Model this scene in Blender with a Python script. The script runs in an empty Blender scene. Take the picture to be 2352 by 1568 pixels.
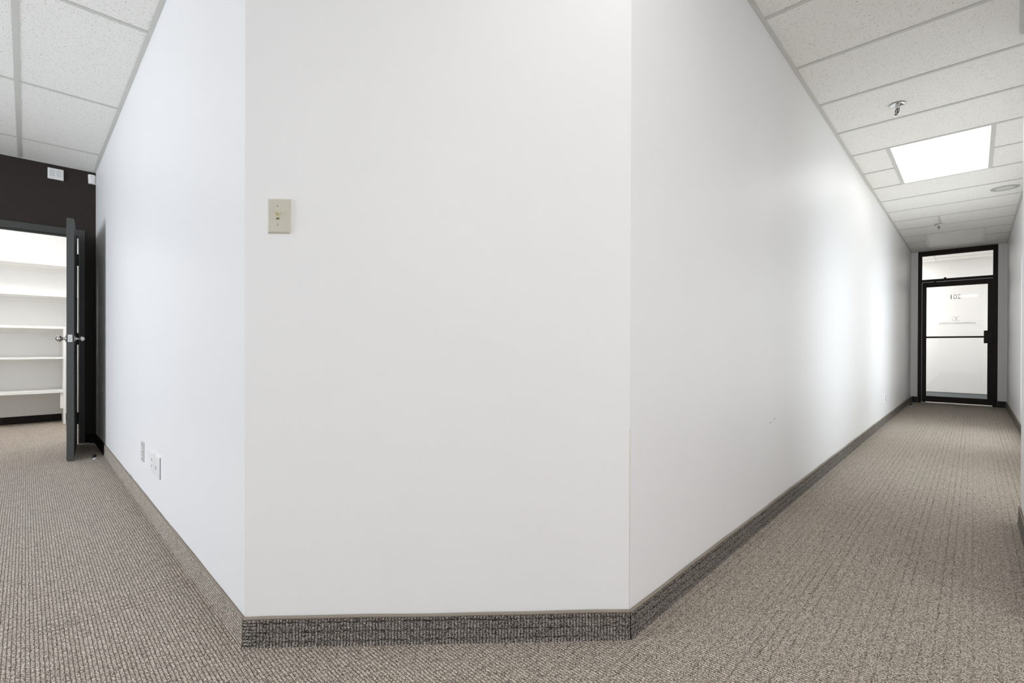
import bpy, bmesh, math, random
from mathutils import Vector, Matrix
random.seed(7)
sc = bpy.context.scene
col = sc.collection

# ------------------------------------------------------------------ camera, world, exposure, big lights
F_PX, YAW, PITCH, ROLL, HC = 1088.6, 0.772217, -0.003355, -0.003186, 0.94507
cam_d = bpy.data.cameras.new('camera')
cam = bpy.data.objects.new('camera', cam_d); col.objects.link(cam)
cam_d.sensor_fit = 'HORIZONTAL'; cam_d.sensor_width = 36.0
cam_d.lens = F_PX / 2352 * 36.0
cam_d.shift_y = 16.95 / 2352
cam_d.clip_start = 0.02
_f = Vector((math.cos(YAW), math.sin(YAW), 0)); _r = Vector((math.sin(YAW), -math.cos(YAW), 0)); _u = Vector((0, 0, 1))
_F = _f * math.cos(PITCH) + _u * math.sin(PITCH); _U = _u * math.cos(PITCH) - _f * math.sin(PITCH)
_R2 = _r * math.cos(ROLL) - _U * math.sin(ROLL); _U2 = _r * math.sin(ROLL) + _U * math.cos(ROLL)
m3 = Matrix((_R2, _U2, -_F)).transposed()
cam.matrix_world = Matrix.Translation((0, 0, HC)) @ m3.to_4x4()
sc.camera = cam

world = bpy.data.worlds.new('world'); sc.world = world; world.use_nodes = True
world.node_tree.nodes['Background'].inputs[0].default_value = (0.62, 0.78, 1.0, 1)
world.node_tree.nodes['Background'].inputs[1].default_value = 1.2

sc.view_settings.view_transform = 'Standard'; sc.view_settings.look = 'None'
sc.view_settings.gamma = 1.0; sc.view_settings.use_curve_mapping = False
sc.view_settings.exposure = 0.0
sc.cycles.max_bounces = 14; sc.cycles.diffuse_bounces = 10; sc.cycles.glossy_bounces = 4
sc.cycles.transparent_max_bounces = 16
sc.cycles.caustics_reflective = False; sc.cycles.caustics_refractive = False
sc.cycles.sample_clamp_indirect = 6.0

LAMP_COL = (1.0, 0.987, 0.965)
DAY_COL = (0.83, 0.905, 1.0)
# radiance of the lit diffusers, and watts per metre of the windows; open, lobby, back and side ones are added
S = dict(near=3.0, corridor=2.1, open=12.3, closet=30.0, lobby=35.0, win_left=83.0, fill_back=5.3, side=9.0)

# ------------------------------------------------------------------ measured plan (metres)
H = 2.6414
XL, YA, YE = 0.4826, 1.6445, 6.1817       # left wall plane, its near corner, dark wall
XB, YR, XE = 1.3707, 0.7993, 10.9688      # chamfer far corner, right wall plane, glass door wall
YR2 = -0.385; YN = -0.186; XN = 3.755     # corridor's other side, its near thicker part
XW, YB = -3.6, -3.0                       # window wall, back wall
XO = 2.4
T = 0.12

# ------------------------------------------------------------------ materials
def nmat(name):
    m = bpy.data.materials.new(name); m.use_nodes = True
    nt = m.node_tree; b = nt.nodes['Principled BSDF']
    return m, nt, b
def plain(name, c, rough=0.5, metal=0.0, spec=0.5, grain=0.0, gscale=60, bump=0.0, bscale=300):
    m, nt, b = nmat(name)
    b.inputs['Base Color'].default_value = (*c, 1); b.inputs['Roughness'].default_value = rough
    b.inputs['Metallic'].default_value = metal; b.inputs['Specular IOR Level'].default_value = spec
    tc = nt.nodes.new('ShaderNodeTexCoord')
    if grain > 0:
        n = nt.nodes.new('ShaderNodeTexNoise'); n.inputs['Scale'].default_value = gscale; n.inputs['Detail'].default_value = 4
        nt.links.new(tc.outputs['Object'], n.inputs['Vector'])
        mx = nt.nodes.new('ShaderNodeMix'); mx.data_type = 'RGBA'
        mx.inputs[6].default_value = (*[x * (1 - grain) for x in c], 1); mx.inputs[7].default_value = (*[min(1, x * (1 + grain)) for x in c], 1)
        nt.links.new(n.outputs['Fac'], mx.inputs[0]); nt.links.new(mx.outputs[2], b.inputs['Base Color'])
    if bump > 0:
        n2 = nt.nodes.new('ShaderNodeTexNoise'); n2.inputs['Scale'].default_value = bscale; n2.inputs['Detail'].default_value = 3
        nt.links.new(tc.outputs['Object'], n2.inputs['Vector'])
        bp = nt.nodes.new('ShaderNodeBump'); bp.inputs['Strength'].default_value = bump; bp.inputs['Distance'].default_value = 0.001
        nt.links.new(n2.outputs['Fac'], bp.inputs['Height']); nt.links.new(bp.outputs['Normal'], b.inputs['Normal'])
    return m

M = {}
M['wall'] = plain('white_wall_paint', (0.864, 0.860, 0.862), 0.42, spec=0.35, grain=0.012, gscale=2.5, bump=0.15, bscale=220)
M['lobby_wall'] = plain('lobby_wall_paint', (0.66, 0.655, 0.64), 0.5, grain=0.01, gscale=3)
M['dark_wall'] = plain('dark_brown_wall_paint', (0.026, 0.019, 0.016), 0.55, spec=0.3, grain=0.12, gscale=30, bump=0.3, bscale=200)
M['closet'] = plain('closet_white_paint', (0.85, 0.85, 0.845), 0.5, spec=0.3, grain=0.01, gscale=3)
M['shelf'] = plain('shelf_white_paint', (0.84, 0.84, 0.82), 0.4, grain=0.01, gscale=8)
M['door_paint'] = plain('charcoal_door_paint', (0.060, 0.062, 0.060), 0.42, grain=0.08, gscale=25, bump=0.2, bscale=120)
M['frame_paint'] = plain('charcoal_frame_paint', (0.050, 0.050, 0.047), 0.45, grain=0.08, gscale=25)
M['bronze'] = plain('dark_bronze_aluminium', (0.015, 0.010, 0.007), 0.45, metal=0.0, spec=0.25, grain=0.2, gscale=14)
M['black_rubber'] = plain('black_rubber_base', (0.012, 0.012, 0.013), 0.5, grain=0.1)
M['dark_metal'] = plain('dark_hinge_metal', (0.012, 0.012, 0.012), 0.35, metal=0.6)
M['nickel'] = plain('satin_nickel', (0.55, 0.54, 0.52), 0.22, metal=1.0, grain=0.05)
M['chrome'] = plain('chrome', (0.72, 0.73, 0.73), 0.08, metal=1.0)
M['threshold'] = plain('pale_metal_threshold', (0.62, 0.56, 0.50), 0.4, metal=0.4)
M['grid'] = plain('ceiling_grid_enamel', (0.62, 0.62, 0.585), 0.45, grain=0.04, gscale=9)
M['plastic'] = plain('white_plastic', (0.84, 0.84, 0.83), 0.35)
M['grey_plastic'] = plain('grey_beige_plastic', (0.52, 0.53, 0.50), 0.35)
M['beige'] = plain('almond_plastic', (0.60, 0.575, 0.49), 0.35)
M['ivory'] = plain('ivory_toggle_plastic', (0.66, 0.60, 0.38), 0.3)
M['slot'] = plain('dark_slot', (0.02, 0.02, 0.02), 0.6)
M['jack'] = plain('jack_grey', (0.33, 0.35, 0.40), 0.5)
M['screw'] = plain('painted_screw', (0.78, 0.78, 0.76), 0.25, metal=0.5)
M['grille'] = plain('speaker_grille_grey', (0.44, 0.44, 0.42), 0.6, grain=0.25, gscale=400)
M['lobby_floor'] = plain('grey_lobby_floor', (0.16, 0.17, 0.18), 0.6, grain=0.2, gscale=80)
M['grey_base'] = plain('grey_rubber_base', (0.17, 0.185, 0.19), 0.5, grain=0.25, gscale=120)
M['ink'] = plain('glass_lettering_grey', (0.13, 0.13, 0.13), 0.6)
M['ink_mid'] = plain('glass_logo_grey', (0.18, 0.18, 0.17), 0.6)
M['ink_pale'] = plain('glass_lettering_pale', (0.64, 0.64, 0.62), 0.6)
M['binding'] = plain('carpet_binding_yarn', (0.30, 0.26, 0.215), 0.9, spec=0.1, grain=0.3, gscale=500, bump=0.6, bscale=500)
M['scuff'] = plain('scuff_grey', (0.25, 0.24, 0.25), 0.7)
M['corner_bead'] = plain('yellowed_corner_paint', (0.70, 0.64, 0.54), 0.6)
M['off_panel'] = plain('unlit_prismatic_panel', (0.66, 0.66, 0.62), 0.4, bump=0.6, bscale=150)
M['plenum'] = plain('ceiling_plenum_board', (0.25, 0.25, 0.24), 0.8)

def emis(name, c, s):
    m, nt, b = nmat(name)
    b.inputs['Base Color'].default_value = (0.8, 0.8, 0.8, 1)
    b.inputs['Emission Color'].default_value = (*c, 1); b.inputs['Emission Strength'].default_value = s
    return m
for q_ in ('near', 'corridor', 'open'): M['lit_' + q_] = emis('lit_diffuser_' + q_, LAMP_COL, S[q_])  # the open one belongs to fill panels added behind the camera
M['closet_lit'] = emis('closet_diffuser', (1.0, 0.985, 0.985), S['closet'])
M['lobby_lit'] = emis('lobby_diffuser', (1, 0.985, 0.975), S['lobby'])

def tile_mat():
    m, nt, b = nmat('fissured_ceiling_tile')
    N = nt.nodes.new; L = nt.links.new
    g = N('ShaderNodeNewGeometry')
    mp = N('ShaderNodeMapping'); mp.inputs['Scale'].default_value = (1, 0.55, 1); L(g.outputs['Position'], mp.inputs['Vector'])
    dn = N('ShaderNodeTexNoise'); dn.inputs['Scale'].default_value = 90; L(mp.outputs[0], dn.inputs['Vector'])
    ad = N('ShaderNodeMixRGB'); ad.blend_type = 'ADD'; ad.inputs[0].default_value = 0.012
    L(mp.outputs[0], ad.inputs[1]); L(dn.outputs['Color'], ad.inputs[2])
    v = N('ShaderNodeTexVoronoi'); v.inputs['Scale'].default_value = 215; L(ad.outputs[0], v.inputs['Vector'])
    # only a share of the cells carry a pit; pit size varies from cell to cell
    sep = N('ShaderNodeSeparateColor'); L(v.outputs['Color'], sep.inputs[0])
    thr = N('ShaderNodeMapRange'); thr.inputs[1].default_value = 0.22; thr.inputs[2].default_value = 1.0
    thr.inputs[3].default_value = 0.0; thr.inputs[4].default_value = 0.40; L(sep.outputs[0], thr.inputs[0])
    lt = N('ShaderNodeMath'); lt.operation = 'SUBTRACT'; L(thr.outputs[0], lt.inputs[0]); L(v.outputs['Distance'], lt.inputs[1])
    pit = N('ShaderNodeMapRange'); pit.inputs[1].default_value = 0.0; pit.inputs[2].default_value = 0.10; L(lt.outputs[0], pit.inputs[0])
    mx = N('ShaderNodeMix'); mx.data_type = 'RGBA'
    mx.inputs[6].default_value = (0.885, 0.872, 0.842, 1); mx.inputs[7].default_value = (0.40, 0.365, 0.30, 1)
    L(pit.outputs[0], mx.inputs[0])
    n2 = N('ShaderNodeTexNoise'); n2.inputs['Scale'].default_value = 350; n2.inputs['Detail'].default_value = 3; L(g.outputs['Position'], n2.inputs['Vector'])
    mr = N('ShaderNodeMapRange'); mr.inputs[3].default_value = 0.93; mr.inputs[4].default_value = 1.05; L(n2.outputs['Fac'], mr.inputs[0])
    mul = N('ShaderNodeMix'); mul.data_type = 'RGBA'; mul.blend_type = 'MULTIPLY'; mul.inputs[0].default_value = 1
    L(mx.outputs[2], mul.inputs[6]); L(mr.outputs[0], mul.inputs[7]); L(mul.outputs[2], b.inputs['Base Color'])
    inv = N('ShaderNodeMath'); inv.operation = 'MULTIPLY'; inv.inputs[1].default_value = -1; L(pit.outputs[0], inv.inputs[0])
    bp = N('ShaderNodeBump'); bp.inputs['Strength'].default_value = 0.6; bp.inputs['Distance'].default_value = 0.0015
    L(inv.outputs[0], bp.inputs['Height']); L(bp.outputs['Normal'], b.inputs['Normal'])
    b.inputs['Roughness'].default_value = 0.85; b.inputs['Specular IOR Level'].default_value = 0.2
    return m
M['tile'] = tile_mat()

def carpet_mat(name, P1=0.0100, P2=0.0295, light=(0.555, 0.50, 0.435), mid=(0.335, 0.288, 0.236), dark=(0.055, 0.040, 0.030), gap=0.75, rel=1.0, line=0.0):
    """looped carpet: ribs run along v, one every P1 of u; loops along each rib; cross gaps every P2"""
    m, nt, b = nmat(name)
    N = nt.nodes.new; L = nt.links.new
    def mth(op, a, c=None, d=None):
        n = N('ShaderNodeMath'); n.operation = op
        for i, x in enumerate((a, c, d)):
            if x is None: continue
            if isinstance(x, (int, float)): n.inputs[i].default_value = x
            else: L(x, n.inputs[i])
        return n.outputs[0]
    uv = N('ShaderNodeUVMap'); uv.uv_map = 'carpet'
    wn = N('ShaderNodeTexNoise'); wn.inputs['Scale'].default_value = 38; wn.inputs['Detail'].default_value = 3; L(uv.outputs[0], wn.inputs['Vector'])
    wc = N('ShaderNodeSeparateColor'); L(wn.outputs['Color'], wc.inputs[0])
    sp = N('ShaderNodeSeparateXYZ'); L(uv.outputs[0], sp.inputs[0])
    u = mth('ADD', sp.outputs[0], mth('MULTIPLY', mth('SUBTRACT', wc.outputs[0], 0.5), 0.0048))
    v = mth('ADD', sp.outputs[1], mth('MULTIPLY', mth('SUBTRACT', wc.outputs[1], 0.5), 0.008))
    ur = mth('DIVIDE', u, P1); rib = mth('FLOOR', ur)
    fu = mth('SUBTRACT', mth('FRACT', ur), 0.5)
    wh = N('ShaderNodeTexWhiteNoise'); wh.noise_dimensions = '1D'; L(rib, wh.inputs['W'])
    off = mth('MULTIPLY', wh.outputs['Value'], P2 * 0.13)
    # loops
    vl = mth('DIVIDE', mth('ADD', v, mth('MULTIPLY', wh.outputs['Value'], 0.05)), 0.0049)
    fl = mth('SUBTRACT', mth('FRACT', vl), 0.5)
    # cross gaps
    vc = mth('DIVIDE', mth('ADD', v, off), P2)
    fc = mth('ABSOLUTE', mth('SUBTRACT', mth('FRACT', vc), 0.5))
    gcell = N('ShaderNodeTexWhiteNoise'); gcell.noise_dimensions = '2D'
    cb = N('ShaderNodeCombineXYZ'); L(rib, cb.inputs[0]); L(mth('FLOOR', vc), cb.inputs[1]); L(cb.outputs[0], gcell.inputs['Vector'])
    crossg = N('ShaderNodeMapRange'); crossg.interpolation_type = 'SMOOTHSTEP'
    crossg.inputs[1].default_value = 0.36; crossg.inputs[2].default_value = 0.50; L(fc, crossg.inputs[0])
    ln_ = N('ShaderNodeTexNoise'); ln_.inputs['Scale'].default_value = 9; ln_.inputs['Detail'].default_value = 2; L(uv.outputs[0], ln_.inputs['Vector'])
    rw_ = N('ShaderNodeTexWhiteNoise'); rw_.noise_dimensions = '1D'; L(mth('FLOOR', vc), rw_.inputs['W'])
    amp = mth('MULTIPLY', mth('ADD', mth('MULTIPLY', rw_.outputs['Value'], 0.8 - line * 0.5), 0.28 + line), mth('MULTIPLY', ln_.outputs['Fac'], 1.9))
    cross = mth('MULTIPLY', crossg.outputs[0], mth('MULTIPLY', amp, mth('ADD', mth('MULTIPLY', gcell.outputs['Value'], 0.9), 0.25)))
    ribg = N('ShaderNodeMapRange'); ribg.interpolation_type = 'SMOOTHSTEP'
    ribg.inputs[1].default_value = 0.26; ribg.inputs[2].default_value = 0.50; L(mth('ABSOLUTE', fu), ribg.inputs[0])
    loopg = mth('MULTIPLY', mth('MULTIPLY', fl, fl), 1.6)
    # fibre noise
    fb = N('ShaderNodeTexNoise'); fb.inputs['Scale'].default_value = 520; fb.inputs['Detail'].default_value = 3; fb.inputs['Roughness'].default_value = 0.7
    L(uv.outputs[0], fb.inputs['Vector'])
    vo = N('ShaderNodeTexVoronoi'); vo.inputs['Scale'].default_value = 430; L(uv.outputs[0], vo.inputs['Vector'])
    vs = N('ShaderNodeSeparateColor'); L(vo.outputs['Color'], vs.inputs[0])
    h = mth('SUBTRACT', 1.0, mth('MAXIMUM', mth('MULTIPLY', ribg.outputs[0], 0.95), cross))
    h = mth('SUBTRACT', h, loopg)
    h = mth('ADD', h, mth('MULTIPLY', mth('SUBTRACT', fb.outputs['Fac'], 0.5), 1.1))
    bp = N('ShaderNodeBump'); bp.inputs['Strength'].default_value = 0.75 * rel; bp.inputs['Distance'].default_value = 0.003
    L(h, bp.inputs['Height']); L(bp.outputs['Normal'], b.inputs['Normal'])
    # yarn colour: flecked light / mid, dark and rust flecks
    k = mth('ADD', mth('MULTIPLY', vs.outputs[0], 0.65), mth('MULTIPLY', fb.outputs['Fac'], 0.55))
    cr = N('ShaderNodeValToRGB'); L(k, cr.inputs[0]); e = cr.color_ramp.elements
    e[0].position = 0.27; e[0].color = (*dark, 1); e[1].position = 0.44; e[1].color = (*mid, 1)
    e2 = cr.color_ramp.elements.new(0.60); e2.color = (*light, 1)
    e3 = cr.color_ramp.elements.new(0.86); e3.color = (*[min(1, x * 1.65) for x in light], 1)
    rust = mth('GREATER_THAN', vs.outputs[1], 0.955)
    mr = N('ShaderNodeMix'); mr.data_type = 'RGBA'; L(mth('MULTIPLY', rust, 0.6), mr.inputs[0]); L(cr.outputs[0], mr.inputs[6]); mr.inputs[7].default_value = (0.20, 0.085, 0.035, 1)
    # deep backing between the ribs is dark brown yarn
    mg = N('ShaderNodeMix'); mg.data_type = 'RGBA'
    L(mth('MINIMUM', mth('MULTIPLY', mth('MAXIMUM', ribg.outputs[0], cross), gap), 1.0), mg.inputs[0])
    L(mr.outputs[2], mg.inputs[6]); mg.inputs[7].default_value = (*[x * 1.25 for x in dark], 1)
    L(mg.outputs[2], b.inputs['Base Color'])
    b.inputs['Roughness'].default_value = 0.95; b.inputs['Specular IOR Level'].default_value = 0.1
    return m
M['carpet'] = carpet_mat('looped_grey_beige_carpet')
M['carpet_base_shaded'] = carpet_mat('looped_carpet_base_shaded', light=(0.34, 0.31, 0.285), mid=(0.10, 0.086, 0.076), dark=(0.022, 0.017, 0.013), gap=0.9, rel=1.2, line=0.5)  # floor carpet darkened to paint in the shade of its upright pile
M['carpet_black'] = carpet_mat('looped_black_carpet_base', light=(0.035, 0.032, 0.032), mid=(0.02, 0.018, 0.018), dark=(0.008, 0.007, 0.007))

def glass_mat():
    m = bpy.data.materials.new('clear_door_glass'); m.use_nodes = True; nt = m.node_tree; nt.nodes.clear()
    N = nt.nodes.new; L = nt.links.new
    o = N('ShaderNodeOutputMaterial'); t = N('ShaderNodeBsdfTransparent'); t.inputs[0].default_value = (0.95, 0.955, 0.95, 1)
    g = N('ShaderNodeBsdfGlossy'); g.inputs['Roughness'].default_value = 0.0
    fr = N('ShaderNodeFresnel'); fr.inputs['IOR'].default_value = 1.5
    mx = N('ShaderNodeMixShader'); L(fr.outputs[0], mx.inputs[0]); L(t.outputs[0], mx.inputs[1]); L(g.outputs[0], mx.inputs[2]); L(mx.outputs[0], o.inputs[0])
    return m
M['glass'] = glass_mat()

# ------------------------------------------------------------------ helpers
def box(bm, x0, x1, y0, y1, z0, z1, bev=0.0):
    x0, x1 = min(x0, x1), max(x0, x1); y0, y1 = min(y0, y1), max(y0, y1); z0, z1 = min(z0, z1), max(z0, z1)
    vs = [bm.verts.new(p) for p in ((x0,y0,z0),(x1,y0,z0),(x1,y1,z0),(x0,y1,z0),(x0,y0,z1),(x1,y0,z1),(x1,y1,z1),(x0,y1,z1))]
    fs = [bm.faces.new([vs[i] for i in q]) for q in ((3,2,1,0),(4,5,6,7),(0,1,5,4),(1,2,6,5),(2,3,7,6),(3,0,4,7))]
    if bev > 0:
        es = list({e for f in fs for e in f.edges})
        bmesh.ops.bevel(bm, geom=es, offset=bev, segments=2, affect='EDGES', profile=0.5)
def prism(bm, pts, z0, z1):
    a = [bm.verts.new((x, y, z0)) for x, y in pts]; b = [bm.verts.new((x, y, z1)) for x, y in pts]
    n = len(pts)
    area = sum(pts[i][0] * pts[(i+1) % n][1] - pts[(i+1) % n][0] * pts[i][1] for i in range(n))
    if area < 0: a.reverse(); b.reverse()
    bm.faces.new(list(reversed(a))); bm.faces.new(b)
    for i in range(n): bm.faces.new((a[i], a[(i+1) % n], b[(i+1) % n], b[i]))
def lathe(bm, prof, seg=24, mat=None):
    """prof: (r, t) pairs round the local Z axis"""
    rings = []
    for r, t in prof:
        if r < 1e-6: rings.append([bm.verts.new((0, 0, t))])
        else: rings.append([bm.verts.new((r * math.cos(2*math.pi*i/seg), r * math.sin(2*math.pi*i/seg), t)) for i in range(seg)])
    new = [v for r in rings for v in r]
    for A, B in zip(rings, rings[1:]):
        for i in range(seg):
            j = (i + 1) % seg
            if len(A) == 1 and len(B) == 1: continue
            if len(A) == 1: bm.faces.new((A[0], B[i], B[j]))
            elif len(B) == 1: bm.faces.new((A[i], A[j], B[0]))
            else: bm.faces.new((A[i], A[j], B[j], B[i]))
    if mat: bmesh.ops.transform(bm, matrix=mat, verts=new)
def tube(bm, pts, r, seg=8):
    pts = [Vector(p) for p in pts]; rings = []
    for i, p in enumerate(pts):
        d = (pts[min(i+1, len(pts)-1)] - pts[max(i-1, 0)]).normalized()
        up = Vector((0, 0, 1)) if abs(d.z) < 0.9 else Vector((1, 0, 0))
        a = d.cross(up).normalized(); b = a.cross(d).normalized()
        rings.append([bm.verts.new(p + r * (math.cos(2*math.pi*k/seg) * a + math.sin(2*math.pi*k/seg) * b)) for k in range(seg)])
    for A, B in zip(rings, rings[1:]):
        for k in range(seg): bm.faces.new((A[k], A[(k+1) % seg], B[(k+1) % seg], B[k]))
    bm.faces.new(rings[0]); bm.faces.new(list(reversed(rings[-1])))
def obj(name, bm, mat, parent=None, smooth=False, loc=None, uvf=None):
    bmesh.ops.recalc_face_normals(bm, faces=bm.faces[:])
    if uvf:
        lay = bm.loops.layers.uv.new('carpet')
        for f in bm.faces:
            for l in f.loops: l[lay].uv = uvf(l.vert.co, f.normal)
    me = bpy.data.meshes.new(name); bm.to_mesh(me); bm.free()
    if smooth:
        for p in me.polygons: p.use_smooth = True
    me.materials.append(M[mat] if isinstance(mat, str) else mat)
    o = bpy.data.objects.new(name, me); col.objects.link(o)
    if parent: o.parent = parent
    if loc: o.location = loc
    return o
def bxo(name, dims, mat, parent=None, bev=0.0, **k):
    bm = bmesh.new(); box(bm, *dims, bev); return obj(name, bm, mat, parent, **k)
def struct(o, label=None):
    o['kind'] = 'structure'
    if label: o['label'] = label
    return o
def empty(name, loc=(0, 0, 0), rot=(0, 0, 0)):
    o = bpy.data.objects.new(name, None); col.objects.link(o); o.location = loc; o.rotation_euler = rot
    o.empty_display_size = 0.1
    return o
def thing(name, label, cat, loc=(0, 0, 0), rot=(0, 0, 0), group=None):
    o = empty(name, loc, rot); o['label'] = label; o['category'] = cat
    if group: o['group'] = group
    return o
def tagt(o, label, cat, group=None):
    o['label'] = label; o['category'] = cat
    if group: o['group'] = group
    return o
def copy_tree(o, parent=None):
    c = o.copy(); col.objects.link(c); c.parent = parent
    for ch in list(o.children): copy_tree(ch, c)
    return c

# ------------------------------------------------------------------ floors
floor_uv = lambda co, n: (co.x, co.y)
bm = bmesh.new()
prism(bm, [(XW - T, YB - T), (XE + T, YB - T), (XE + T, 8.45), (XW - T, 8.45)], -0.06, 0.0)
struct(obj('floor', bm, 'carpet', uvf=floor_uv), 'looped grey beige carpet with ribs running across the right corridor')
struct(bxo('floor_lobby', (XE + T, 12.6, -2.0, 2.4, -0.06, 0.0), 'lobby_floor'), 'grey floor behind the glass door')

# ------------------------------------------------------------------ walls
nx, ny = (XB - XL), (YR - YA); ln = math.hypot(nx, ny); tx, ty = nx / ln, ny / ln      # along chamfer
inx, iny = -ty, tx                                                                     # into the core
if inx < 0: inx, iny = -inx, -iny
def wallp(name, pts, mat='wall', z0=0.0, z1=H + 0.05, label=None):
    bm = bmesh.new(); prism(bm, pts, z0, z1); return struct(obj(name, bm, mat), label)
k = T * math.tan(math.radians(22.5))
wallp('wall_left', [(XL, YA), (XL, YE), (XL + T, YE), (XL + T, YA + k)], label='white wall running back to the dark wall at left')
wallp('wall_center', [(XL, YA), (XL + T, YA + k), (XB + k, YR + T), (XB, YR)], label='white diagonal wall across the corner carrying the light switch')
wallp('wall_right', [(XB, YR), (XB + k, YR + T), (XE + T, YR + T), (XE + T, YR)], label='long white wall of the right corridor')
SIDE_FILL = [(3.95, 5.3), (6.3, 7.9)]      # window openings added to fill the corridor with light, hidden behind the near wall end
bm = bmesh.new(); xs_ = [XN]
for a, b_ in SIDE_FILL: xs_ += [a, b_]
xs_.append(XE + T)
for i in range(0, len(xs_), 2): box(bm, xs_[i], xs_[i+1], YR2 - T, YR2, 0, H + 0.05)
for a, b_ in SIDE_FILL: box(bm, a, b_, YR2 - T, YR2, 2.05, H + 0.05); box(bm, a, b_, YR2 - T, YR2, 0, 0.15)
struct(obj('wall_corridor_side', bm, 'wall'), 'white wall at the far right of the corridor')
wallp('wall_near', [(XN, YN), (XN, YR2 - T), (XO + T, YR2 - T), (XO + T, YB), (XO, YB), (XO, YN)], label='white wall end standing forward at the right edge')
BACK_FILL = [(-2.9, -1.3), (-0.6, 1.4)]  # openings added in the unseen back wall for fill light
bm = bmesh.new(); xs_ = [XW - T]
for a, b_ in BACK_FILL: xs_ += [a, b_]
xs_.append(XO + T)
for i in range(0, len(xs_), 2): box(bm, xs_[i], xs_[i+1], YB - T, YB, 0, H + 0.05)
for a, b_ in BACK_FILL: box(bm, a, b_, YB - T, YB, 0, 0.75); box(bm, a, b_, YB - T, YB, 2.15, H + 0.05)
struct(obj('wall_back', bm, 'wall'), 'white wall behind the camera')
# corridor end strips beside the glass door
DY0, DY1 = 0.7065, -0.2785
wallp('wall_end_left', [(XE, YR), (XE + T, YR), (XE + T, DY0), (XE, DY0)], label='narrow white wall strip left of the glass door')
wallp('wall_end_right', [(XE, DY1), (XE + T, DY1), (XE + T, YR2), (XE, YR2)], label='narrow white wall strip right of the glass door')
# dark wall with the closet doorway
OX0, OX1, OZ = -0.53, 0.359, 2.005
CX0, CX1 = OX0 - 0.046, 0.403
bm = bmesh.new()
prism(bm, [(XW, YE), (CX0 + 0.02, YE), (CX0 + 0.02, YE + T), (XW, YE + T)], 0, H + 0.05)
prism(bm, [(CX1 - 0.02, YE), (XL + T, YE), (XL + T, YE + T), (CX1 - 0.02, YE + T)], 0, H + 0.05)
prism(bm, [(CX0 + 0.02, YE), (CX1 - 0.02, YE), (CX1 - 0.02, YE + T), (CX0 + 0.02, YE + T)], OZ + 0.04, H + 0.05)
struct(obj('wall_dark', bm, 'dark_wall'), 'dark brown painted wall holding the closet doorway')
# closet shell
YC = 8.27
wallp('wall_closet_back', [(-1.1, YC), (1.0, YC), (1.0, YC + T), (-1.1, YC + T)], 'closet', label='white back wall of the closet')
wallp('wall_closet_left', [(-1.1 - T, YE + T), (-1.1, YE + T), (-1.1, YC + T), (-1.1 - T, YC + T)], 'closet')
wallp('wall_closet_right', [(1.0, YE + T), (1.0 + T, YE + T), (1.0 + T, YC + T), (1.0, YC + T)], 'closet')
bm = bmesh.new(); prism(bm, [(-1.1, YE + T), (CX0 + .02, YE + T), (CX0 + .02, YE + T + 0.01), (-1.1, YE + T + 0.01)], 0, H)
prism(bm, [(CX1 - .02, YE + T), (1.0, YE + T), (1.0, YE + T + 0.01), (CX1 - .02, YE + T + 0.01)], 0, H)
prism(bm, [(CX0 + .02, YE + T), (CX1 - .02, YE + T), (CX1 - .02, YE + T + 0.01), (CX0 + .02, YE + T + 0.01)], OZ + .04, H)
struct(obj('wall_closet_front', bm, 'closet'))
# window wall (out of view, gives the daylight)
WINS = [(3.1, 4.5)]
bm = bmesh.new(); ys = [YB]
for a, b_ in WINS: ys += [a, b_]
ys.append(YE)
for i in range(0, len(ys), 2): box(bm, XW - T, XW, ys[i], ys[i+1], 0, H + 0.05)
for a, b_ in WINS: box(bm, XW - T, XW, a, b_, 0, 0.45); box(bm, XW - T, XW, a, b_, 2.15, H + 0.05)
struct(obj('wall_window', bm, 'wall'))
for i, (a, b_) in enumerate(WINS):
    w = struct(empty('window_%d' % (i + 1), (XW, (a + b_) / 2, 0.45)))
    hw = (b_ - a) / 2
    bm = bmesh.new()
    for s in (-1, 1): box(bm, -0.09, -0.03, s * hw - s * 0.05, s * hw, 0, 1.7)
    box(bm, -0.09, -0.03, -hw, hw, 0, 0.05); box(bm, -0.09, -0.03, -hw, hw, 1.65, 1.7); box(bm, -0.085, -0.035, -0.025, 0.025, 0.05, 1.65)
    obj('window_frame', bm, 'plastic', w)
    bxo('window_pane', (-0.063, -0.057, -hw + 0.05, hw - 0.05, 0.05, 1.65), 'glass', w)
    ld = bpy.data.lights.new('daylight', 'AREA'); ld.shape = 'RECTANGLE'; ld.size = 1.6; ld.size_y = b_ - a - 0.1
    ld.energy = S['win_left'] * (b_ - a); ld.color = DAY_COL
    lo = bpy.data.objects.new('daylight', ld); col.objects.link(lo)
    lo.location = (XW - 0.02, (a + b_) / 2, 1.3); lo.rotation_euler = (0, -math.pi / 2, 0)

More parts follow.
